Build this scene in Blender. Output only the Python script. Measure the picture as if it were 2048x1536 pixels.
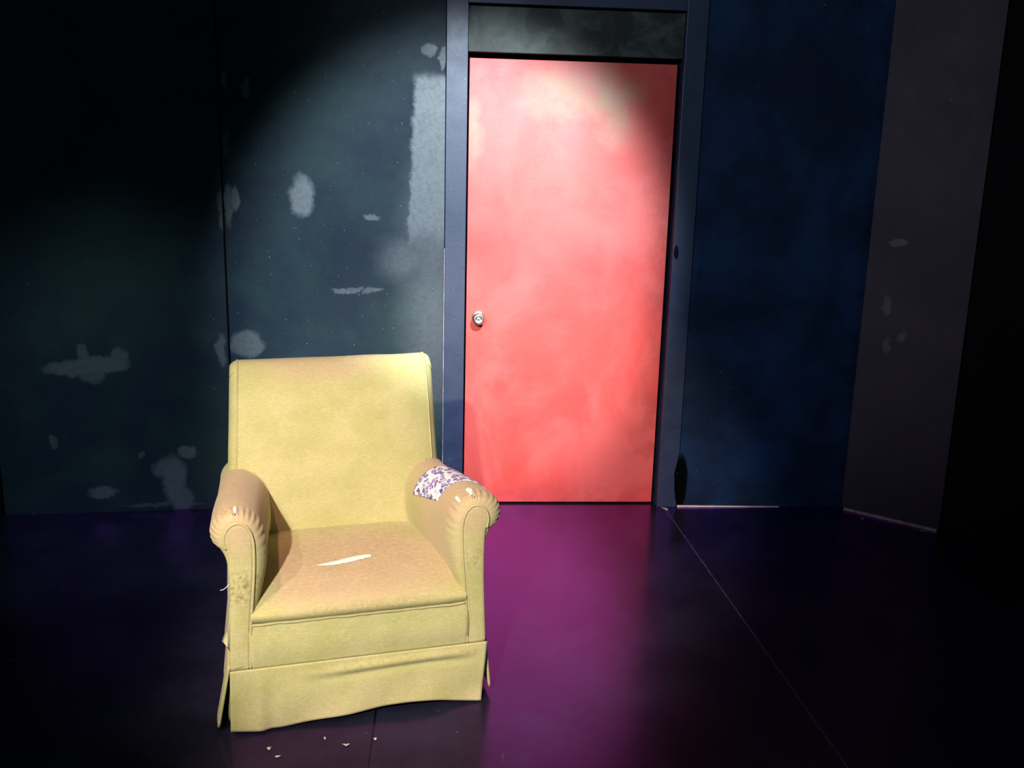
import bpy, bmesh, math, random
from mathutils import Vector, Matrix, Euler, noise
C = bpy.context.scene
for o in list(bpy.data.objects):
    bpy.data.objects.remove(o, do_unlink=True)
COL = C.collection
rnd = random.Random(7)

# ------------------------------------------------------------------ camera
PITCH, YAW, ROLL = 0.220397, -0.073263, 0.02544
CAM = Vector((-0.088145, -4.177608, 1.54092))
fw = Vector((-math.sin(YAW)*math.cos(PITCH), math.cos(YAW)*math.cos(PITCH), -math.sin(PITCH)))
rt = Vector((math.cos(YAW), math.sin(YAW), 0.0)); up = rt.cross(fw)
r2 = math.cos(ROLL)*rt + math.sin(ROLL)*up
u2 = -math.sin(ROLL)*rt + math.cos(ROLL)*up
cd = bpy.data.cameras.new('camera'); cam = bpy.data.objects.new('camera', cd); COL.objects.link(cam)
M = Matrix((r2, u2, -fw)).transposed().to_4x4(); M.translation = CAM
cam.matrix_world = M
cd.sensor_fit = 'HORIZONTAL'; cd.sensor_width = 36.0; cd.lens = 1850/2048*36.0
cd.clip_start = 0.05; cd.clip_end = 60
C.camera = cam

# ------------------------------------------------------------------ view, world, stage lights
C.view_settings.view_transform = 'Standard'; C.view_settings.look = 'None'
C.view_settings.gamma = 1.0; C.view_settings.exposure = 0.0
w = bpy.data.worlds.new('world'); C.world = w; w.use_nodes = True
w.node_tree.nodes['Background'].inputs[0].default_value = (0.06, 0.42, 0.42, 1)
w.node_tree.nodes['Background'].inputs[1].default_value = 0.22

def spot(name, loc, target, power, color, deg, blend, radius=0.06):
    l = bpy.data.lights.new(name, 'SPOT'); l.energy = power; l.color = color
    l.spot_size = math.radians(deg); l.spot_blend = blend; l.shadow_soft_size = radius
    o = bpy.data.objects.new(name, l); COL.objects.link(o); o.location = loc
    o.rotation_euler = (Vector(target) - Vector(loc)).to_track_quat('-Z', 'Y').to_euler()
    return o
spot('door_spotlight', (0.75, -3.9, 3.55), (-0.04, 0.0, 1.13), 2450, (0.82, 0.95, 1.0), 27, 0.62, 0.06)
spot('chair_key_spotlight', (-0.95, -5.3, 2.75), (-0.12, -1.1, 0.50), 1180, (1.0, 0.94, 0.76), 27, 0.6, 0.05)
spot('chair_side_spotlight', (-1.95, -4.1, 3.5), (-0.30, -1.5, 0.40), 200, (1.0, 0.93, 0.70), 24, 0.6, 0.05)
spot('overhead_spotlight', (-1.15, -2.5, 3.75), (-0.30, -1.55, 0.40), 180, (1.0, 0.46, 0.44), 25, 0.7, 0.08)
spot('right_wash_spotlight', (-2.2, -4.5, 3.0), (1.05, 0.0, 1.65), 330, (0.92, 0.86, 1.0), 38, 1.0, 0.15)
spot('left_wash_spotlight', (-2.5, -3.2, 3.1), (-1.32, -0.03, 0.22), 300, (0.70, 0.95, 1.0), 30, 1.0, 0.06)

# ------------------------------------------------------------------ node helpers
class NT:
    def __init__(s, name):
        s.m = bpy.data.materials.new(name); s.m.use_nodes = True
        s.t = s.m.node_tree; s.n = s.t.nodes; s.b = s.n['Principled BSDF']
    def new(s, typ, **kw):
        n = s.n.new(typ)
        for k, v in kw.items(): setattr(n, k, v)
        return n
    def put(s, sock, v):
        if hasattr(v, 'is_output') or isinstance(v, bpy.types.NodeSocket): s.t.links.new(v, sock)
        else:
            if isinstance(v, (tuple, list)) and len(v) == 3 and sock.type == 'RGBA': v = (*v, 1)
            sock.default_value = v
    def set(s, key, v): s.put(s.b.inputs[key], v)
    def math(s, op, a, b=0.0, c=None, clamp=False):
        n = s.new('ShaderNodeMath', operation=op); n.use_clamp = clamp
        s.put(n.inputs[0], a); s.put(n.inputs[1], b)
        if c is not None: s.put(n.inputs[2], c)
        return n.outputs[0]
    def vm(s, op, a, b=None, out=0):
        n = s.new('ShaderNodeVectorMath', operation=op); s.put(n.inputs[0], a)
        if b is not None: s.put(n.inputs[1], b)
        return n.outputs[out]
    def coord(s): return s.new('ShaderNodeTexCoord').outputs['Object']
    def xyz(s, v):
        n = s.new('ShaderNodeSeparateXYZ'); s.put(n.inputs[0], v); return n.outputs
    def noise(s, v, scale, detail=3.0, rough=0.5, dist=0.0, col=False):
        n = s.new('ShaderNodeTexNoise'); s.put(n.inputs['Vector'], v); n.inputs['Scale'].default_value = scale
        n.inputs['Detail'].default_value = detail; n.inputs['Roughness'].default_value = rough
        n.inputs['Distortion'].default_value = dist
        return n.outputs[1 if col else 0]
    def mr(s, v, a, b, c=0.0, d=1.0, smooth=True):
        n = s.new('ShaderNodeMapRange'); n.interpolation_type = 'SMOOTHSTEP' if smooth else 'LINEAR'
        s.put(n.inputs[0], v)
        for i, q in enumerate((a, b, c, d)): s.put(n.inputs[i+1], q)
        return n.outputs[0]
    def mix(s, f, a, b, blend='MIX'):
        n = s.new('ShaderNodeMix', data_type='RGBA', blend_type=blend)
        s.put(n.inputs[0], f); s.put(n.inputs[6], a); s.put(n.inputs[7], b); return n.outputs[2]
    def bump(s, h, strength, dist=0.002):
        n = s.new('ShaderNodeBump'); s.put(n.inputs['Height'], h)
        n.inputs['Strength'].default_value = strength; n.inputs['Distance'].default_value = dist
        s.set('Normal', n.outputs[0])
    def ell(s, v, c, r, soft=0.3, strength=1.0):
        d = s.vm('SUBTRACT', v, c); d = s.vm('MULTIPLY', d, tuple(0.0 if q is None else 1.0/q for q in r))
        L = s.vm('LENGTH', d, out=1)
        return s.mr(L, 1-soft, 1+soft*0.6, strength, 0.0)
    def maxs(s, L):
        a = L[0]
        for b in L[1:]: a = s.math('MAXIMUM', a, b)
        return a

def wobble(N, v, scale, amp):
    q = N.noise(v, scale, 3.0, 0.6, col=True)
    q = N.vm('SUBTRACT', q, (0.5, 0.5, 0.5)); q = N.vm('MULTIPLY', q, (amp*2, amp*2, amp*2))
    return N.vm('ADD', v, q)

# ------------------------------------------------------------------ wall and floor materials
NAVY = (0.005, 0.012, 0.024)
def wall_material(name, patches=(), block=None, dark_mark=None, grime=(0.010, 0.024, 0.030), gl=0.62, base=NAVY, spec=0.2, mot=(0.014, 0.030, 0.038)):
    N = NT(name); P = N.coord(); W = wobble(N, wobble(N, P, 13, 0.030), 48, 0.010)
    big = N.noise(P, 2.3, 4, 0.6); fine = N.noise(P, 90, 2, 0.6)
    col = N.mix(N.mr(big, 0.38, 0.68), base, grime)
    mott = N.noise(P, 9, 5, 0.65)
    col = N.mix(N.mr(mott, 0.52, 0.8, 0, 0.45), col, mot)
    rough = N.mr(mott, 0.3, 0.7, gl-0.03, gl+0.07)
    ms = []
    for pp in patches:
        (x, z, rx, rz, st), sf = pp[:5], (pp[5] if len(pp) > 5 else 0.32)
        ms.append(N.ell(W, (x, 0, z), (rx*1.1, None, rz*1.1), sf, st))
    if block:
        X = N.xyz(W)
        zz = X[2]; xl = N.math('MULTIPLY_ADD', zz, 0.047, -0.232-1.956*0.047)
        a = N.mr(N.math('SUBTRACT', X[0], xl), -0.012, 0.014)
        b = N.mr(zz, 1.93, 1.985, 1, 0); c = N.mr(zz, 1.08, 1.36)
        ms.append(N.math('MULTIPLY', N.math('MULTIPLY', a, b), N.math('MULTIPLY', c, 0.75)))
    sl = spec
    if ms:
        m = N.maxs(ms); m = N.math('MULTIPLY', m, N.mr(N.noise(P, 45, 4, 0.7), 0.25, 0.6, 0.72, 1.0))
        col = N.mix(m, col, (0.085, 0.098, 0.118))
        rough = N.math('MULTIPLY_ADD', m, -0.10, rough); sl = N.math('MULTIPLY_ADD', m, 0.7, spec)
    if dark_mark:  # matte near-black oval marks at set spots
        Ws = wobble(N, P, 14, 0.010); d = N.maxs([N.ell(Ws, (a, 0, b), (c, None, e), 0.25, f) for (a, b, c, e, f) in dark_mark])
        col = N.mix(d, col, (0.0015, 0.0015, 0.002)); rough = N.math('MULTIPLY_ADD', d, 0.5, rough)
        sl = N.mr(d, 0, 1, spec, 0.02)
    sp = N.mr(N.noise(P, 130, 1, 0.4), 0.79, 0.82)
    col = N.mix(N.math('MULTIPLY', sp, 0.35), col, (0.5, 0.5, 0.55))
    N.set('Base Color', col); N.set('Roughness', rough); N.set('Specular IOR Level', sl)
    N.bump(N.math('ADD', fine, N.math('MULTIPLY', mott, 0.6)), 0.12 if spec > 0.5 else 0.25, 0.002)
    return N.m

back_patches = [(-0.723,1.434,.048,.086,.8),(-1.011,1.418,.015,.056,.6),(-1.040,1.39,.017,.09,.5),(-0.944,1.879,.019,.033,.5),
    (-1.041,1.91,.011,.037,.4),(-1.039,1.654,.015,.055,.35),(-0.422,1.354,.039,.014,.5),(-0.55,1.02,.05,.012,.45),(-0.50,1.035,.03,.010,.4),
    (-0.425,1.022,.045,.012,.4),(-0.985,0.775,.07,.055,.55),(-0.169,2.066,.026,.028,.5),(-0.113,2.03,.014,.045,.5),(-0.27,1.17,.11,.10,.40,.85),(-0.15,0.88,.13,.40,.45,.95),(-0.16,1.25,.12,.3,.4,.9)]
left_patches = [(-1.324,.144,.05,.11,.7),(-1.345,.20,.065,.055,.6),(-1.30,.06,.045,.06,.6),(-1.263,.274,.035,.028,.7),(-1.641,.094,.056,.026,.6),(-1.72,.672,.12,.033,.5),(-1.60,.69,.10,.036,.5),
    (-1.53,.715,.035,.05,.4),(-1.65,.65,.05,.045,.4),(-1.679,.735,.025,.045,.4),(-1.83,.334,.017,.028,.35),(-1.062,1.368,.016,.086,.4),(-1.095,.75,.022,.07,.4),(-1.458,.267,.017,.014,.3),(-1.374,.024,.15,.012,.35)]
right_patches = [(1.939,1.292,.03,.016,.5),(1.917,1.011,.013,.046,.4),(1.982,.871,.015,.02,.45),(1.93,.827,.012,.035,.4)]
MAT = {}
MAT['wall_left'] = wall_material('painted_flat_left', left_patches)
MAT['wall_back'] = wall_material('painted_flat_patched', back_patches, block=True)
MAT['wall_plain'] = wall_material('painted_flat_plain', grime=(0.006,0.028,0.092), base=(0.003,0.010,0.034), dark_mark=[(1.045,0.12,.034,.150,1.0),(1.035,0.05,.036,.075,1.0)])
MAT['jamb'] = wall_material('painted_door_jamb', grime=(0.006,0.016,0.060), dark_mark=[(0.951,1.223,.011,.035,.8),(1.038,0.14,.028,.14,1.0)], base=(0.004,0.012,0.052), gl=0.50, spec=0.85, mot=(0.012,0.018,0.046))
MAT['wall_right'] = wall_material('painted_flat_angled', right_patches, base=(0.035,0.028,0.042), grime=(0.048,0.038,0.055), mot=(0.055,0.048,0.062))
N = NT('matte_black_drape'); P = N.coord()
N.set('Base Color', N.mix(N.noise(P, 6, 3), (0.002,0.002,0.003), (0.005,0.005,0.007))); N.set('Roughness', 0.95); N.set('Specular IOR Level', 0.1)
MAT['black'] = N.m
# sponged header
N = NT('sponge_painted_header'); P = N.coord()
a = N.noise(P, 7, 6, 0.68, 0.6); b = N.noise(N.vm('ADD', P, (5, 3, 2)), 4.0, 5, 0.65)
col = N.mix(N.mr(a, 0.4, 0.68), (0.006,0.009,0.010), (0.045,0.065,0.056)); col = N.mix(N.mr(b, 0.5, 0.75), col, (0.026,0.020,0.012))
N.set('Base Color', col); N.set('Roughness', 0.55); N.bump(a, 0.2); MAT['header'] = N.m
# red door
N = NT('mottled_red_door_paint'); P = N.coord()
a = N.noise(N.vm('MULTIPLY', P, (1.0, 1.0, 0.8)), 2.6, 6, 0.62, 0.5); b = N.noise(P, 11, 5, 0.65)
col = N.mix(N.mr(a, 0.36, 0.66), (0.58,0.034,0.028), (0.64,0.080,0.074))
Wd = wobble(N, P, 6, 0.09)
beam_fringe = N.maxs([N.ell(Wd, (0.50,0,1.90), (0.26,None,0.13), 0.6, 0.75), N.ell(Wd, (0.66,0,1.77), (0.09,None,0.10), 0.6, 0.6), N.ell(Wd, (0.02,0,1.72), (0.06,None,0.14), 0.6, 0.5), N.ell(Wd,(0.30,0,1.55),(0.40,None,0.30),0.9,0.15)])  # cream fringe of the spot beam, painted into the door colour
beam_fringe = N.math('MULTIPLY', beam_fringe, N.mr(b, 0.3, 0.62, 0.45, 1.0))
col = N.mix(beam_fringe, col, (0.36,0.27,0.16))
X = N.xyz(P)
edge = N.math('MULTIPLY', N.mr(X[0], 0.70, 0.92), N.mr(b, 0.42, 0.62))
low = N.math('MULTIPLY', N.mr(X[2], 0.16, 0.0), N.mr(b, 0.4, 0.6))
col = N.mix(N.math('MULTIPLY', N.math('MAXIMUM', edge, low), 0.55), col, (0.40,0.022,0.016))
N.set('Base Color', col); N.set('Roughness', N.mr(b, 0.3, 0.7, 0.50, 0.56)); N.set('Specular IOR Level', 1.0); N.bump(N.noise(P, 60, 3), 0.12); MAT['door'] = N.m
# floor
N = NT('black_stage_floor'); P = N.coord(); X = N.xyz(P)
rot = N.new('ShaderNodeMapping'); rot.inputs['Rotation'].default_value = (0, 0, 0.5); rot.inputs['Scale'].default_value = (2.2, 26, 1); N.put(rot.inputs[0], P)
rot2 = N.new('ShaderNodeMapping'); rot2.inputs['Rotation'].default_value = (0, 0, -0.9); rot2.inputs['Scale'].default_value = (24, 2.4, 1); N.put(rot2.inputs[0], P)
gate = N.mr(N.noise(P, 1.7, 3), 0.5, 0.68)
scr = N.math('MAXIMUM', N.mr(N.noise(rot.outputs[0], 1.6, 4, 0.6), 0.70, 0.76), N.mr(N.noise(rot2.outputs[0], 1.3, 4, 0.6), 0.69, 0.76))
scr = N.math('MULTIPLY', scr, gate)
speck = N.mr(N.noise(P, 55, 2, 0.5), 0.755, 0.79)
speck = N.math('MULTIPLY', speck, N.mr(N.noise(P, 3, 2), 0.42, 0.6))
base = N.mix(N.mr(N.noise(P, 3.2, 5, 0.65), 0.35, 0.7), (0.006,0.007,0.017), (0.014,0.016,0.036))
base = N.mix(N.math('MULTIPLY', scr, 0.6), base, (0.16,0.18,0.24)); base = N.mix(N.math('MULTIPLY', speck, 0.6), base, (0.3,0.3,0.33))
wx = N.math('MULTIPLY_ADD', N.noise(P, 14, 3), 0.006, N.math('MULTIPLY_ADD', X[1], 0.0195, -0.9725))
sx = N.math('ABSOLUTE', N.math('ADD', X[0], wx)); seam = N.mr(sx, 0.0015, 0.0045, 1, 0)
seam = N.math('MULTIPLY', seam, N.mr(N.noise(P, 26, 3), 0.3, 0.55, 0.35, 1.0))
base = N.mix(seam, base, (0.10,0.09,0.12))
dk = N.mr(N.math('ABSOLUTE', N.math('ADD', X[0], 0.284)), 0.0015, 0.0040, 1, 0)
dk2 = N.mr(N.math('ABSOLUTE', N.math('ADD', X[0], 1.535)), 0.0015, 0.0040, 1, 0)
base = N.mix(N.math('MAXIMUM', dk, dk2), base, (0.0005,0.0005,0.0005))
N.set('Base Color', base)
N.set('Roughness', 0.6); N.set('Specular IOR Level', 0.1)
# glossy coat with the reflection's violet tint put in, stronger toward grazing view angles
lw = N.new('ShaderNodeLayerWeight'); lw.inputs[0].default_value = 0.5
f = N.math('MULTIPLY_ADD', N.math('POWER', lw.outputs['Facing'], 5.0), 3.6, 0.022, clamp=True)
f = N.math('MINIMUM', f, 0.85)
gl = N.new('ShaderNodeBsdfGlossy'); N.put(gl.inputs['Color'], (0.44, 0.11, 0.80))
N.put(gl.inputs['Roughness'], N.mr(N.noise(P, 5, 5, 0.65), 0.3, 0.7, 0.16, 0.24))
bp = N.new('ShaderNodeBump'); N.put(bp.inputs['Height'], N.noise(P, 70, 3, 0.6)); bp.inputs['Strength'].default_value = 0.10; bp.inputs['Distance'].default_value = 0.001
N.put(gl.inputs['Normal'], bp.outputs[0])
mx = N.new('ShaderNodeMixShader'); N.put(mx.inputs[0], f); N.put(mx.inputs[1], N.b.outputs[0]); N.put(mx.inputs[2], gl.outputs[0])
N.t.links.new(mx.outputs[0], N.n['Material Output'].inputs['Surface'])
N.bump(N.noise(P, 70, 3, 0.6), 0.10, 0.001); MAT['floor'] = N.m

def simple(name, c1, c2, rough=0.6, scale=30, metal=0.0, bump=0.1):
    N = NT(name); P = N.coord(); a = N.noise(P, scale, 4, 0.6)
    N.set('Base Color', N.mix(N.mr(a, 0.35, 0.65), c1, c2)); N.set('Roughness', rough); N.set('Metallic', metal)
    if bump: N.bump(a, bump, 0.001)
    return N.m
MAT['lit_edge'] = simple('pale_lit_edge', (0.55,0.48,0.52), (0.30,0.22,0.25), 0.6, 12)
MAT['light_leak'] = simple('pale_light_leak', (0.80,0.74,0.74), (0.62,0.48,0.46), 0.6, 8)
MAT['base_strip'] = simple('mauve_base_strip', (0.42,0.27,0.32), (0.22,0.17,0.14), 0.7, 22)
MAT['orange'] = simple('orange_mark', (0.85,0.16,0.06), (0.7,0.10,0.04), 0.6, 60)
MAT['paper'] = simple('torn_white_paper', (0.62,0.58,0.56), (0.42,0.38,0.36), 0.8, 90)
MAT['metal'] = simple('satin_nickel', (0.88,0.85,0.76), (0.82,0.79,0.70), 0.34, 40, 1.0, 0)
MAT['clear'] = simple('pale_plastic_caster', (0.6,0.55,0.5), (0.4,0.36,0.34), 0.2, 40)

# ------------------------------------------------------------------ mesh helpers
def obj(name, verts, faces, mat, parent=None, smooth=True, mods=()):
    me = bpy.data.meshes.new(name); me.from_pydata([tuple(v) for v in verts], [], faces); me.validate()
    bm = bmesh.new(); bm.from_mesh(me); bmesh.ops.recalc_face_normals(bm, faces=bm.faces[:]); bm.to_mesh(me); bm.free()
    if smooth:
        for p in me.polygons: p.use_smooth = True
    me.materials.append(mat)
    o = bpy.data.objects.new(name, me); COL.objects.link(o)
    if parent: o.parent = parent
    for t, kw in mods:
        md = o.modifiers.new(t.lower(), t)
        for k, v in kw.items(): setattr(md, k, v)
    return o
def tag(o, **kw):
    for k, v in kw.items(): o[k] = v
    return o
def grid(fn, nu, nv, wrapu=False):
    V = [fn(i/(nu if wrapu else nu-1), j/(nv-1)) for j in range(nv) for i in range(nu)]
    F = []
    for j in range(nv-1):
        for i in range(nu if wrapu else nu-1):
            i2 = (i+1) % nu; F.append((j*nu+i, j*nu+i2, (j+1)*nu+i2, (j+1)*nu+i))
    return V, F
def boxes(L):
    V, F = [], []
    for (x0, x1, y0, y1, z0, z1) in L:
        b = len(V); V += [(x, y, z) for z in (z0, z1) for y in (y0, y1) for x in (x0, x1)]
        F += [tuple(b+i for i in q) for q in ((0,1,3,2),(4,6,7,5),(0,4,5,1),(2,3,7,6),(0,2,6,4),(1,5,7,3))]
    return V, F
def tube(pts, r, n=8, taper=None):
    pts = [Vector(p) for p in pts]; V, F = [], []; prev = None
    for i, p in enumerate(pts):
        t = (pts[min(i+1, len(pts)-1)] - pts[max(i-1, 0)]).normalized()
        if prev is None:
            a = Vector((0, 0, 1)) if abs(t.z) < 0.9 else Vector((1, 0, 0)); nrm = t.cross(a).normalized()
        else: nrm = (prev - t*prev.dot(t)).normalized()
        prev = nrm; bn = t.cross(nrm); rr = r*(taper(i/(len(pts)-1)) if taper else 1)
        V += [p + (nrm*math.cos(2*math.pi*k/n) + bn*math.sin(2*math.pi*k/n))*rr for k in range(n)]
    for i in range(len(pts)-1):
        for k in range(n): F.append((i*n+k, i*n+(k+1) % n, (i+1)*n+(k+1) % n, (i+1)*n+k))
    F += [tuple(range(n)), tuple(range(len(V)-1, len(V)-n-1, -1))]
    return V, F
def cr(P, t):   # Catmull-Rom through a list of tuples, t in 0..1
    n = len(P)-1; f = min(max(t, 0), 1)*n; i = min(int(f), n-1); f -= i
    a, b, c, d = P[max(i-1, 0)], P[i], P[i+1], P[min(i+2, n)]
    return tuple(0.5*((2*q)+(-p+r)*f+(2*p-5*q+4*r-s)*f*f+(-p+3*q-3*r+s)*f**3) for p, q, r, s in zip(a, b, c, d))
def ss(a, b, x):
    t = min(max((x-a)/(b-a), 0), 1); return t*t*(3-2*t)
def nz(x, y=0.0, z=0.0): return noise.noise(Vector((x, y, z)))
BEV = lambda w, s=2: ('BEVEL', dict(width=w, segments=s, limit_method='ANGLE'))
def slab(name, p0, p1, z0, z1, th, mat, parent=None, mods=()):
    # a flat between floor points p0 and p1, its thickness going back (to the left of p0->p1)
    p0, p1 = Vector(p0), Vector(p1); d = (p1-p0).normalized(); n = Vector((-d.y, d.x))*th
    q = [p0, p1, p1+n, p0+n]; V = [(a.x, a.y, z) for z in (z0, z1) for a in q]
    return obj(name, V, [(3,2,1,0),(4,5,6,7),(0,1,5,4),(1,2,6,5),(2,3,7,6),(3,0,4,7)], mat, parent, False, mods)

# ------------------------------------------------------------------ setting
tag(obj('floor', *boxes([(-3.6, 3.6, -6.5, 1.0, -0.05, 0.0)]), MAT['floor'], smooth=False), kind='structure')
tag(obj('ceiling', *boxes([(-3.6, 3.6, -6.5, 1.0, 4.2, 4.25)]), MAT['black'], smooth=False), kind='structure')
S = lambda o: tag(o, kind='structure')
H = 3.3
S(slab('wall_left', (-2.058, -0.1055), (-1.0655, -0.0125), 0.0, H, 0.03, MAT['wall_left']))
S(slab('wall_back', (-1.0605, 0.004), (-0.1015, 0.004), 0.0, H, 0.03, MAT['wall_back']))
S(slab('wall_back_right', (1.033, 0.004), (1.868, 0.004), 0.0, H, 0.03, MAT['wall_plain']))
S(slab('wall_right', (1.842, -0.028), (2.172, -0.327), 0.012, H, 0.03, MAT['wall_right']))
S(slab('wall_far_left', (-2.95, -1.35), (-2.062, -0.112), 0.0, H, 0.03, MAT['black']))
S(slab('wall_far_right', (2.178, -0.330), (3.35, -0.95), 0.0, H, 0.03, MAT['black']))
S(slab('wall_corner_backing_left', (-2.6, -0.02), (-1.95, -0.02), 0.0, H, 0.02, MAT['black']))
S(slab('wall_corner_backing_right', (1.9, -0.02), (2.7, -0.02), 0.0, H, 0.02, MAT['black']))
S(slab('wall_seam_backing', (-1.2, 0.05), (-0.95, 0.05), 0.0, H, 0.02, MAT['black']))
# door surround
tr = S(obj('trim_1', *boxes([(-0.0985, -0.006, -0.004, 0.10, 0.0, H)]), MAT['jamb'], smooth=False, mods=[BEV(0.002)]))
S(obj('trim_2', *boxes([(0.936, 1.029, -0.004, 0.10, 0.0, H)]), MAT['jamb'], smooth=False, mods=[BEV(0.002)]))
S(obj('trim_3', *boxes([(-0.0055, 0.9355, -0.002, 0.10, 2.256, H)]), MAT['jamb'], smooth=False, mods=[BEV(0.002)]))
S(obj('trim_4', *boxes([(-0.0055, 0.9345, 0.022, 0.06, 2.062, 2.249)]), MAT['header'], smooth=False, mods=[BEV(0.002)]))
S(obj('lit_edge_strip', *boxes([(-0.1010, -0.0990, -0.005, 0.02, 0.0, 1.22)]), MAT['lit_edge'], smooth=False))  # pale strip stands in for the seam edge catching the light
S(obj('light_leak_strip', [(1.035,-.004,.0005),(1.54,-.004,.0005),(1.54,.003,.0005),(1.035,.003,.0005),(1.035,-.004,.0085),(1.54,-.004,.0025),(1.54,.003,.0025),(1.035,.003,.0085)], [(3,2,1,0),(4,5,6,7),(0,1,5,4),(1,2,6,5),(2,3,7,6),(3,0,4,7)], MAT['light_leak'], smooth=False))  # pale strip stands in for light leaking under the wall
S(slab('trim_7', (1.845, -0.046), (2.160, -0.332), 0.0, 0.012, 0.02, MAT['base_strip']))  # mauve strip filling the gap under the angled flat
S(obj('wall_behind_door', *boxes([(-0.3, 1.3, 0.12, 0.14, 0.0, H)]), MAT['black'], smooth=False))
# the red door
door = S(obj('door_1', *boxes([(0.002, 0.918, 0.048, 0.088, 0.008, 2.040)]), MAT['door'], smooth=False, mods=[BEV(0.002)]))
def lathe(prof, center, n=32):    # profile (r, depth toward the viewer)
    V = [(center[0]+r*math.cos(2*math.pi*k/n), center[1]-d, center[2]+r*math.sin(2*math.pi*k/n)) for r, d in prof for k in range(n)]
    F = [(i*n+k, i*n+(k+1) % n, (i+1)*n+(k+1) % n, (i+1)*n+k) for i in range(len(prof)-1) for k in range(n)]
    F += [tuple(range(n)), tuple(range(len(V)-n, len(V)))]
    return V, F
KC = (0.0585, 0.048, 0.905)
kn = obj('door_knob', *lathe([(0.011,0.004),(0.011,0.026),(0.014,0.030),(0.022,0.034),(0.0275,0.042),(0.0285,0.050),(0.026,0.058),(0.021,0.063),(0.016,0.0645),(0.0145,0.0625),(0.0001,0.0625)], KC), MAT['metal'], door)
tag(kn, label='round satin nickel door knob')
obj('knob_rose', *lathe([(0.031,0.0),(0.031,0.003),(0.028,0.007),(0.018,0.010),(0.0001,0.011)], KC), MAT['metal'], kn)
obj('knob_lock_button', *lathe([(0.005,0.0620),(0.005,0.0665),(0.0001,0.0672)], KC, 16), MAT['metal'], kn)

# ------------------------------------------------------------------ fabrics
def fabric(name, toplit_zones=(), soil_shade=(), c0=(0.54,0.472,0.255), c1=(0.46,0.418,0.185), worn=(0.52,0.345,0.245)):  # worn: wear colour with the pink top light mixed in
    N = NT(name); P = N.coord()
    h = N.noise(N.vm('MULTIPLY', P, (70, 70, 620)), 1.0, 3, 0.6)
    v = N.noise(N.vm('MULTIPLY', P, (620, 620, 60)), 1.0, 2, 0.6)
    big = N.noise(P, 7, 4, 0.6); W = wobble(N, P, 12, 0.03)
    col = N.mix(N.mr(big, 0.35, 0.7), c0, c1)
    if toplit_zones:
        m = N.maxs([N.ell(W, c, r, 0.55, s) for c, r, s in toplit_zones])
        col = N.mix(m, col, N.mix(N.mr(N.noise(P, 14, 4), 0.35, 0.65), worn, (0.54,0.37,0.27)))  # peach zones mix wear with the pink top light put into the colour
    wv = N.math('ADD', N.math('MULTIPLY', h, 0.6), N.math('MULTIPLY', v, 0.4))
    col = N.mix(N.mr(wv, 0.62, 0.36, 0, 0.4), col, (0.30,0.26,0.08))
    col = N.mix(N.mr(h, 0.60, 0.75, 0, 0.35), col, (0.74,0.66,0.42))
    if soil_shade:
        m = N.maxs([N.ell(W, c, r, 0.6, s) for c, r, s in soil_shade])
        m = N.math('MULTIPLY', m, N.mr(N.noise(P, 95, 4, 0.7), 0.42, 0.66))
        col = N.mix(m, col, (0.26,0.17,0.07))
    N.set('Base Color', col); N.set('Roughness', 0.9); N.set('Specular IOR Level', 0.2)
    N.set('Sheen Weight', 0.12); N.set('Sheen Roughness', 0.5)
    N.bump(N.math('ADD', wv, N.math('MULTIPLY', N.noise(P, 900, 2), 0.4)), 0.35, 0.001)
    return N.m
MAT['fab'] = fabric('olive_yellow_linen', soil_shade=[((0.1,-0.01,0.165),(0.30,0.1,0.02),0.3)])  # this band paints the soft shade of the crease below the skirt seam
MAT['fab_back'] = fabric('olive_yellow_linen_back', toplit_zones=[((-0.05,0.72,0.93),(0.26,0.2,0.085),0.7)])
MAT['fab_seat'] = fabric('toplit_worn_linen_seat', toplit_zones=[((0.0,0.12,0.41),(0.34,0.30,0.08),0.8)], soil_shade=[((0.06,-0.01,0.345),(0.24,0.06,0.02),0.35)])
MAT['fab_arm'] = fabric('toplit_worn_linen_arm', toplit_zones=[((0.32,0.22,0.60),(0.14,0.40,0.10),0.8),((-0.32,0.22,0.60),(0.14,0.40,0.10),0.8),((0.27,0.2,0.48),(0.06,0.22,0.10),0.55)],
    soil_shade=[((-0.32,0.01,0.43),(0.06,0.08,0.05),0.9),((0.33,0.01,0.45),(0.05,0.08,0.06),0.5),((-0.33,0.04,0.63),(0.08,0.02,0.03),0.5),((0.34,0.04,0.64),(0.08,0.025,0.03),0.5)])
MAT['pipe'] = fabric('linen_piping', c0=(0.52,0.43,0.245), c1=(0.45,0.37,0.20))
MAT['under'] = simple('dark_underside_cloth', (0.02,0.018,0.012), (0.012,0.011,0.008), 0.95, 40)
MAT['stuffing'] = simple('white_wadding', (0.92,0.90,0.86), (0.80,0.78,0.76), 0.5, 160, 0, 0.3)
# leopard patch: pale cloth, rings of violet with blue centres
N = NT('leopard_print_cloth'); P = N.coord()
q = N.vm('MULTIPLY', wobble(N, P, 40, 0.006), (60, 40, 60))
vo = N.new('ShaderNodeTexVoronoi'); N.put(vo.inputs['Vector'], q); vo.inputs['Scale'].default_value = 1.0; vo.inputs['Randomness'].default_value = 0.85
d = N.math('ADD', vo.outputs['Distance'], N.math('MULTIPLY', N.math('SUBTRACT', N.noise(P, 170, 2), 0.5), 0.3))
inn = N.mr(d, 0.20, 0.28, 1, 0); ring = N.math('MULTIPLY', N.mr(d, 0.20, 0.27), N.mr(d, 0.45, 0.52, 1, 0))
ring = N.math('MULTIPLY', ring, N.mr(N.noise(P, 90, 2), 0.36, 0.46, 0.35, 1))
rc = N.mix(N.mr(N.noise(P, 22, 2), 0.42, 0.58), (0.055,0.05,0.22), (0.22,0.13,0.40))
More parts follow.
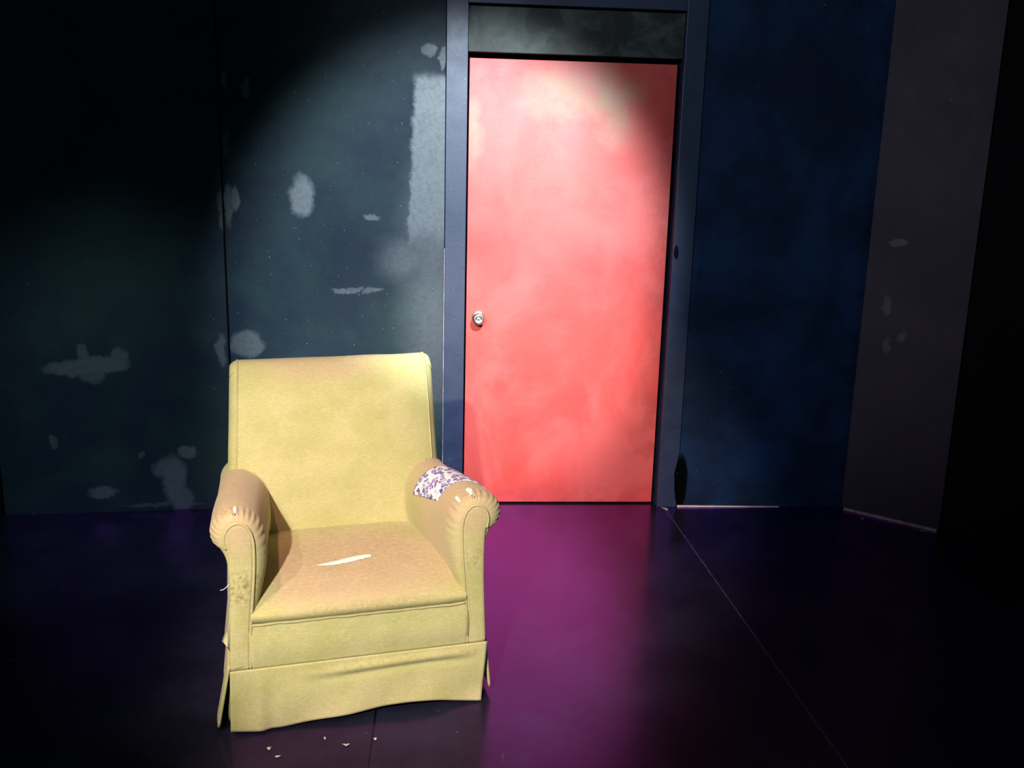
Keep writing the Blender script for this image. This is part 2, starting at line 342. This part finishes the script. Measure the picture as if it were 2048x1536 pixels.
col = N.mix(inn, (0.78,0.74,0.88), N.mix(N.mr(N.noise(P, 25, 2), 0.44, 0.58), (0.55,0.42,0.78), (0.13,0.33,0.72)))
col = N.mix(ring, col, rc); N.set('Base Color', col); N.set('Roughness', 0.8); MAT['leopard'] = N.m

# ------------------------------------------------------------------ the armchair (chair-local: x right, y back, z up)
chair = bpy.data.objects.new('armchair', None); COL.objects.link(chair)
chair.location = (-0.320132, -1.726222, 0.0); chair.rotation_euler = (0, 0, math.radians(12.4167))
tag(chair, label='worn yellow-green fabric armchair with rolled arms and skirt in front of the red door', category='armchair')

# arm sections, right arm; panel outline, full section at the front, full section at the back
A0 = [(.311,.187),(.309,.26),(.304,.34),(.298,.41),(.293,.47),(.291,.52),(.292,.560),(.300,.592),(.315,.611),(.332,.617),(.350,.610),(.363,.594),(.368,.572),(.365,.551),(.360,.535),(.357,.49),(.357,.40),(.361,.29),(.366,.187)]
A1 = [(.308,.187),(.300,.26),(.288,.34),(.270,.41),(.258,.47),(.254,.52),(.259,.572),(.278,.615),(.308,.640),(.340,.647),(.372,.637),(.395,.612),(.404,.582),(.398,.555),(.380,.538),(.362,.50),(.358,.41),(.361,.29),(.366,.187)]
A2 = [(.262,.187),(.255,.26),(.240,.33),(.222,.39),(.212,.44),(.212,.49),(.222,.535),(.246,.570),(.278,.591),(.308,.598),(.337,.590),(.359,.570),(.371,.543),(.371,.516),(.364,.496),(.359,.47),(.357,.40),(.359,.29),(.363,.187)]
RF = 0.055
def arm_pt(s, t, y, off=0.0):
    k = ss(0.0, 0.62, y)
    def sec(tt):
        a = cr(A1, tt); b = cr(A2, tt); return (a[0]+(b[0]-a[0])*k, a[1]+(b[1]-a[1])*k)
    x, z = sec(t)
    u = min(max(y/RF, 0), 1); q = math.sqrt(max(0, 1-(1-u)**2))
    p = cr(A0, t); x, z = p[0]+(x-p[0])*q, p[1]+(z-p[1])*q
    # pleats gathered round the scroll
    roll = ss(0.22, 0.34, t)*(1-ss(0.74, 0.80, t))
    g = math.exp(-((y-0.035)/0.024)**2)
    ang = t*215 + 2.2*nz(t*23, s*3.1, 1.7)
    if s > 0: x += 0.013*ss(0.335, 0.40, x)*ss(0.50, 0.54, z)*q
    e0, e1 = sec(max(t-.004, 0)), sec(min(t+.004, 1)); tx, tz = e1[0]-e0[0], e1[1]-e0[1]; L = math.hypot(tx, tz) or 1
    nx, nzz = -tz/L, tx/L
    disp = off - 0.0046*roll*g*(0.5+0.5*math.sin(ang))*(0.6+0.8*abs(nz(t*31, 5, s)))
    disp += 0.003*nz(t*6, y*7, s*4)*ss(0.03, 0.12, y)
    return Vector((s*(x+nx*disp)-0.014*k, y, z+nzz*disp))
NY = [0.0,.0012,.003,.006,.010,.014,.018,.022,.026,.030,.034,.038,.042,.047,.052,.058,.066,.076,.09,.11,.135,.165,.2,.24,.28,.32,.36,.40,.44,.48,.52,.56,.60,.64,.67]
NS = 260
for s in (-1, 1):
    V = [arm_pt(s, i/(NS-1), y) for y in NY for i in range(NS)]
    F = [(j*NS+i, j*NS+i+1, (j+1)*NS+i+1, (j+1)*NS+i) for j in range(len(NY)-1) for i in range(NS-1)]
    F += [tuple(range(NS)), tuple(range(len(V)-NS, len(V)))]
    arm = obj('arm', V, F, MAT['fab_arm'], chair)
    if s > 0: tag(arm, label='rolled arm with a leopard print patch')
    # facing panel
    K = 120; out = [cr(A0, i/(K-1)) for i in range(K)]; cxm = sum(p[0] for p in out)/K
    V = []; F = []
    for (yy, ins) in ((0.004, 0.0), (-0.003, 0.0), (-0.006, 0.003), (-0.0075, 0.010)):
        for i, (x, z) in enumerate(out):
            a, b = out[max(i-1, 0)], out[min(i+1, K-1)]; L = math.hypot(b[0]-a[0], b[1]-a[1]); nx, nn = (b[1]-a[1])/L, -(b[0]-a[0])/L
            V.append((s*(x+nx*ins), yy, min(max(z+nn*ins, 0.1875), 0.62)))
    for j in range(3):
        for i in range(K): F.append((j*K+i, j*K+(i+1) % K, (j+1)*K+(i+1) % K, (j+1)*K+i))
    F.append(tuple(range(3*K, 4*K)))
    pan = obj('arm_front_panel', V, F, MAT['fab_arm'], arm)
    pts = [(s*(p[0]-0.0015), -0.004, p[1]) for p in (cr(A0, t/70*0.74) for t in range(71))]
    obj('piping', *tube(pts, 0.0042, 8), MAT['pipe'], arm)
    # second welt line just inside the piping
    pts = [(s*(p[0]+0.007), -0.0055, p[1]) for p in (cr(A0, t/40*0.36) for t in range(41))]
    obj('piping', *tube(pts, 0.0022, 6), MAT['pipe'], arm)
    # split seams on the scroll with white wadding showing, and a nail
    tears = [(0.470, 0.022, 0.064, 0.0065), (0.405, 0.022, 0.058, 0.0032)] if s > 0 else [(0.492, 0.016, 0.044, 0.0042)]
    for (t0, ya, yb, wd) in tears:
        def fn(u, v):
            y = ya+(yb-ya)*v; ww = wd*(0.35+0.65*v)*(1-0.35*v**6); t = t0 + (u-0.5)*ww/0.19
            return arm_pt(s, t, y, 0.0012 + 0.0022*math.sin(math.pi*u))
        obj('exposed_stuffing', *grid(fn, 7, 9), MAT['stuffing'], arm)
    tn = 0.475 if s > 0 else 0.50
    c = arm_pt(s, tn, 0.013, 0.001)
    V, F = grid(lambda u, v: (c.x+0.0048*math.sin(math.pi*v)*math.cos(2*math.pi*u), c.y-0.0048*math.cos(math.pi*v), c.z+0.0048*math.sin(math.pi*v)*math.sin(2*math.pi*u)), 14, 8, True)
    obj('nail_head', V, F, MAT['metal'], arm)
    if s > 0:
        def fp(u, v): # patch over the crown, running down the inner side
            ya = 0.150+0.015*(1-u)**2; yb = 0.375+0.01*(1-u)
            return arm_pt(1, 0.305+0.040*(1-v)*(1-u)**2+0.325*u, ya+(yb-ya)*v, 0.0022)
        pt = obj('leopard_print_patch', *grid(fp, 60, 30), MAT['leopard'], arm, mods=[('SOLIDIFY', dict(thickness=0.0015))])
        tag(pt, label='white patch printed with violet and blue leopard spots')
    else:
        obj('loose_thread', *tube([(-.357,-.002,.445),(-.366,-.004,.436),(-.373,-.006,.432),(-.381,-.007,.431)], 0.0009, 5), MAT['stuffing'], arm)
        def fl(u, v): return (-0.360-0.026*u*ss(0,1,1-abs(2*v-1.55)/1.55), 0.02+0.015*u, 0.38-0.125*v)
        V = [(-.357,.006,.375),(-.361,.012,.33),(-.383,.03,.262),(-.377,.03,.256),(-.362,.012,.238),(-.356,.006,.24),(-.356,.006,.30)]
        obj('torn_flap', V, [tuple(range(7))], MAT['fab'], arm, mods=[('SOLIDIFY', dict(thickness=0.002))])

# backrest: closed profile (y,z) swept across
BP = [(.47,.26),(.462,.34),(.466,.40),(.487,.46),(.512,.52),(.540,.60),(.572,.69),(.604,.78),(.632,.855),(.648,.893),(.663,.914),(.684,.926),(.708,.927),(.734,.918),(.752,.898),(.757,.87),(.745,.78),(.727,.65),(.708,.50),(.690,.35),(.676,.20),(.60,.19),(.50,.20)]
def bprof(t):
    n = len(BP); return cr(BP+[BP[0]], t)
BX, BR = 0.347, 0.034
def back_pt(u, v):
    y, z = bprof(v)
    hw = BX - 0.010*ss(0.5, 0.95, z)
    x = (2*u-1); ax = abs(x)
    e = max(0.0, (ax*hw-(hw-BR))/BR); ins = BR*(1-math.sqrt(max(0, 1-e*e)))
    cy, cz = 0.62+0.2*(z-0.5)*0.4+0.02, 0.55
    # inset toward the profile core for the rounded boxing
    front = 1.0 if v < 0.62 else 0.3
    dy = 1.0 if v < 0.40 else 0.0
    if v < 0.40: y += ins*0.9
    elif v < 0.62: z -= ins*0.75; y += ins*0.25*(1 if y < .7 else -1)
    else: y -= ins*0.3
    crown = 0.040*(1-x**4)*ss(0.34, 0.62, z)*(1-ss(0.80, 0.93, z)) if v < 0.45 else 0
    z += 0.004*nz(x*2.2, 4.2) * ss(0.85, 0.93, z) + 0.004*x*ss(0.85, 0.93, z)
    return Vector((x*hw-0.005-0.008*(1-ss(.5, .95, z)), y-crown+0.003*nz(x*3, z*5, 2)*(1 if v < .45 else 0), z))
nu, nv = 72, 150
us = [i/(nu-1) for i in range(nu)]
def ux(i): # denser near the ends
    a = 2*us[i]-1; return 0.5+0.5*math.copysign(1-(1-abs(a))**1.8, a)
V = [back_pt(ux(i), j/nv) for j in range(nv) for i in range(nu)]
F = [(j*nu+i, j*nu+i+1, ((j+1) % nv)*nu+i+1, ((j+1) % nv)*nu+i) for j in range(nv) for i in range(nu-1)]
F += [tuple(j*nu for j in range(nv)), tuple(j*nu+nu-1 for j in range(nv))]
back = obj('backrest', V, F, MAT['fab_back'], chair)
for s in (-1, 1):
    xq = (BX-0.026)
    pts = []
    for k in range(60):
        v = 0.20+0.345*k/59; y, z = bprof(v); hw = BX-0.010*ss(0.5, 0.95, z); u = 0.5+0.5*s*xq/BX
        pts.append(back_pt(u, v)+Vector((0, -0.0005, 0.0)))
    obj('piping', *tube(pts, 0.0034, 7), MAT['pipe'], back)
    # welt where the back meets the arm
    pts = [arm_pt(s, 0.10+0.42*k/40, 0.0) for k in range(41)]
    ww = []
    for k in range(41):
        t = 0.155+0.325*k/40
        lo, hi = 0.35, 0.68
        for _ in range(22):
            mid = (lo+hi)/2; p = arm_pt(s, t, mid); 
            # front surface of the back at this height and x
            vb = None; best = 9
            for q in range(0, 80):
                yb, zb = bprof(q/200)
                if abs(zb-p.z) < best: best = abs(zb-p.z); vb = q/200
            yb = back_pt(0.5+0.5*p.x/BX, vb).y
            if mid < yb: lo = mid
            else: hi = mid
        ww.append(arm_pt(s, t, lo-0.001, 0.001))
    obj('piping', *tube(ww, 0.0036, 7), MAT['pipe'], back)

# seat
SP = [(.004,.316),(-.008,.322),(-.017,.334),(-.017,.348),(-.006,.364),(.018,.379),(.055,.391),(.12,.404),(.22,.413),(.33,.414),(.44,.408),(.54,.398)]
def seat_pt(u, v, off=0.0):
    y, z = cr(SP, v); x = 2*u-1
    hw = 0.304 - 0.004*v
    z -= 0.016*abs(x)**4*ss(0.2, 0.5, v); y += 0.006*abs(x)**6*(1-v)
    z += 0.003*nz(x*3, y*6, 3)*ss(.2, .4, v)
    return Vector((x*hw, y, z+off))
seat = obj('seat', *grid(lambda u, v: seat_pt(u, v), 70, 70), MAT['fab_seat'], chair)
obj('piping', *tube([(-.303+.606*k/60, -.004+0.0015*nz(k*.5), .316+0.0028*nz(k*.21, 2)) for k in range(61)], 0.0045, 8), MAT['pipe'], seat)
def seat_z(x, y):
    lo, hi = 0.35, 1.0
    for _ in range(30):
        m = (lo+hi)/2
        if cr(SP, m)[0] < y: lo = m
        else: hi = m
    return seat_pt(0.5+0.5*x/0.303, lo)
TEAR = ((-.116, .150), (.052, .186))
def tear(u, v):
    x = TEAR[0][0]+(TEAR[1][0]-TEAR[0][0])*u; y = TEAR[0][1]+(TEAR[1][1]-TEAR[0][1])*ss(-0.2, 1.3, u)
    wd = 0.014*(max(0.0, math.sin(math.pi*min(1, u*0.78)))**0.8)*(1-0.3*ss(.9, 1, u))
    p = seat_z(x, y+(v-0.5)*2*wd); return p+Vector((0, 0, 0.0012+0.003*math.sin(math.pi*v)*math.sin(math.pi*u)))
tr_ = obj('exposed_stuffing', *grid(tear, 40, 7), MAT['stuffing'], seat); tag(tr_, label='white wadding showing through a split in the seat')
for k in range(12):
    x = rnd.uniform(-.08, .08); y = 0.17+(x+.05)*.21+rnd.choice((-1, 1))*rnd.uniform(.010, .026)
    p = seat_z(x, y)+Vector((0, 0, .0012)); q = seat_z(x+rnd.uniform(.004, .012), y+rnd.uniform(-.003, .005))+Vector((0, 0, .0016))
    obj('frayed_thread', *tube([p, (p+q)/2+Vector((0, 0, .001)), q], 0.0008, 5), MAT['pipe'], seat)

# front rail and skirts
obj('front_rail', *grid(lambda u, v: (-.312+.624*u, -.003-.007*math.sin(math.pi*v)+.002*nz(u*5, v*2, 8), .182+.134*v), 50, 16), MAT['fab'], chair, mods=[('SOLIDIFY', dict(thickness=0.004, offset=-1))])
def hem(u): # height of the front hem
    return cr([(0.012,),(0.006,),(0.006,),(0.012,),(0.017,),(0.022,),(0.028,),(0.030,),(0.026,),(0.012,),(0.003,)], u)[0]
def skirt(u, v):
    x = (-.366+.734*u); z = .1885+(hem(u)-.1885)*v
    x += (0.004*(2*u-1) if u < .5 else -0.018*ss(.5, 1, u))*v
    y = -.0095-.012*v - .004*math.exp(-((x+.285)/.018)**2)*ss(0, .4, v) + .004*math.exp(-((x+.262)/.02)**2)*v
    y -= 0.0075*math.exp(-((v-.13-.10*(1-u))/.06)**2)*ss(.22, .5, u)*(1-ss(.8, 1, u)) - 0.004*math.exp(-((v-.26-.10*(1-u))/.06)**2)*ss(.25, .5, u)*(1-ss(.85, 1, u))
    y += .005*nz(u*6, v*2.0, 4)*v + .0025*math.sin(u*19+v*3)*v*v
    return (x, y, z)
sk = obj('skirt', *grid(skirt, 110, 30), MAT['fab'], chair, mods=[('SOLIDIFY', dict(thickness=0.0035, offset=1))])
tag(sk, label='front skirt')
for s in (-1, 1):
    def side(u, v):
        y = 0.012+0.655*u; fl = (0.034 if s < 0 else 0.016)*v*(1-0.5*ss(0, .5, u))
        return (s*(0.368+fl+0.004*math.sin(u*17)*v), y - (0.012 if s < 0 else .004)*v*(1-ss(0, .3, u)), .190+((0.016 if s < 0 else .026)-.190)*v)
    obj('skirt', *grid(side, 50, 14), MAT['fab'], chair, mods=[('SOLIDIFY', dict(thickness=0.007, offset=0))])
    def pleat(u, v):
        return (s*(0.352+(0.014+.010*v)*u), 0.0+0.045*u, .187+(.010-.187)*v)
    obj('kick_pleat', *grid(pleat, 8, 10), MAT['fab'], chair, mods=[('SOLIDIFY', dict(thickness=0.003, offset=0))])
obj('skirt', *grid(lambda u, v: (-.362+.724*u, .684+.012*v+.004*math.sin(u*15)*v, .190+(.018-.190)*v), 40, 10), MAT['fab'], chair, mods=[('SOLIDIFY', dict(thickness=0.004, offset=0))])
obj('base_frame', *boxes([(-.345, .345, .012, .675, .07, .30)]), MAT['under'], chair, False, [BEV(.006)])
obj('outside_back', *grid(lambda u, v: (-.350+.70*u, .678+.028*v**1.5+.004*math.sin(math.pi*u), .185+.30*v), 20, 16), MAT['fab'], chair, mods=[('SOLIDIFY', dict(thickness=0.006, offset=0))])
for (x, y) in ((-.342, .012), (.330, .05), (-.30, .62), (.30, .62)):
    V = []; F = []; n = 20
    for (r, d) in ((.004,-.010),(.016,-.010),(.0195,-.007),(.0195,.007),(.016,.010),(.004,.010)):
        V += [(x+d, y+r*math.cos(2*math.pi*k/n), .0195+r*math.sin(2*math.pi*k/n)) for k in range(n)]
    F = [(i*n+k, i*n+(k+1) % n, (i+1)*n+(k+1) % n, (i+1)*n+k) for i in range(5) for k in range(n)]+[tuple(range(n)), tuple(range(5*n, 6*n))]
    cs = obj('caster', V, F, MAT['clear'], chair)
    obj('caster_stem', *tube([(x, y, .038), (x, y, .075)], .006, 10), MAT['metal'], cs)

# ------------------------------------------------------------------ scraps on the floor
def scrap(loc, size, seed, label, curl=0.3, rz=0.0, tri=None, mat='paper', name='paper_scrap', cat='scrap', group=None):
    r = random.Random(seed)
    if tri: ring = tri
    else:
        n = 11; ring = [(size[0]*math.cos(2*math.pi*k/n)*r.uniform(.55, 1.1), size[1]*math.sin(2*math.pi*k/n)*r.uniform(.45, 1.15)) for k in range(n)]
    V = [(0, 0, .0012)]+[(x, y, .001+curl*abs(x)*r.uniform(.3, 1.0)) for x, y in ring]; n = len(ring)
    F = [(0, 1+k, 1+(k+1) % n) for k in range(n)]
    o = obj(name, V, F, MAT[mat], mods=[('SOLIDIFY', dict(thickness=0.0008, offset=1))])
    o.location = loc; o.rotation_euler = (0, 0, rz); tag(o, label=label, category=cat)
    if group: o['group'] = group
    return o
scrap((.968,-.028,0), None, 1, 'small white paper triangle on the floor at the right foot of the red door frame', 0.05, 0, [(-.016,.016),(.014,.018),(.010,-.026)])
scrap((-.560,-1.893,0), (0.0067,0.0090), 2, 'crumpled pale scrap on the floor nearest the left front corner of the armchair', .6, .5, group='paper crumbs before the armchair')
scrap((-.530,-1.930,0), (0.0083,0.0053), 6, 'pale flat crumb lying nearest the bottom picture edge, below the left half of the skirt', .4, .2, group='paper crumbs before the armchair')
scrap((-.352,-1.884,0), (0.0112,0.0053), 3, 'largest curled white scrap on the floor in front of the middle of the armchair', .6, .2, group='paper crumbs before the armchair')
scrap((-.415,-1.850,0), (0.0037,0.0075), 4, 'thin upright-looking white sliver on the floor just left of the largest curled scrap', .5, .3, group='paper crumbs before the armchair')
scrap((-.275,-1.858,0), (0.0045,0.0075), 5, 'pale scrap beside the dark floor seam under the armchair front', .5, .1, group='paper crumbs before the armchair')
scrap((1.885,-.165,0), (0.0090,0.0075), 8, 'small grey-white crumb at the left foot of the angled right flat', .7, .4)
scrap((2.105,-.318,0), (0.0165,0.0045), 9, 'thin white paper sliver at the foot of the angled flat near its right end', .3, -.6)
scrap((2.152,-.348,0), (0.0090,0.0045), 12, 'tiny orange scrap on the floor at the right corner of the angled flat', .4, -.7, mat='orange')
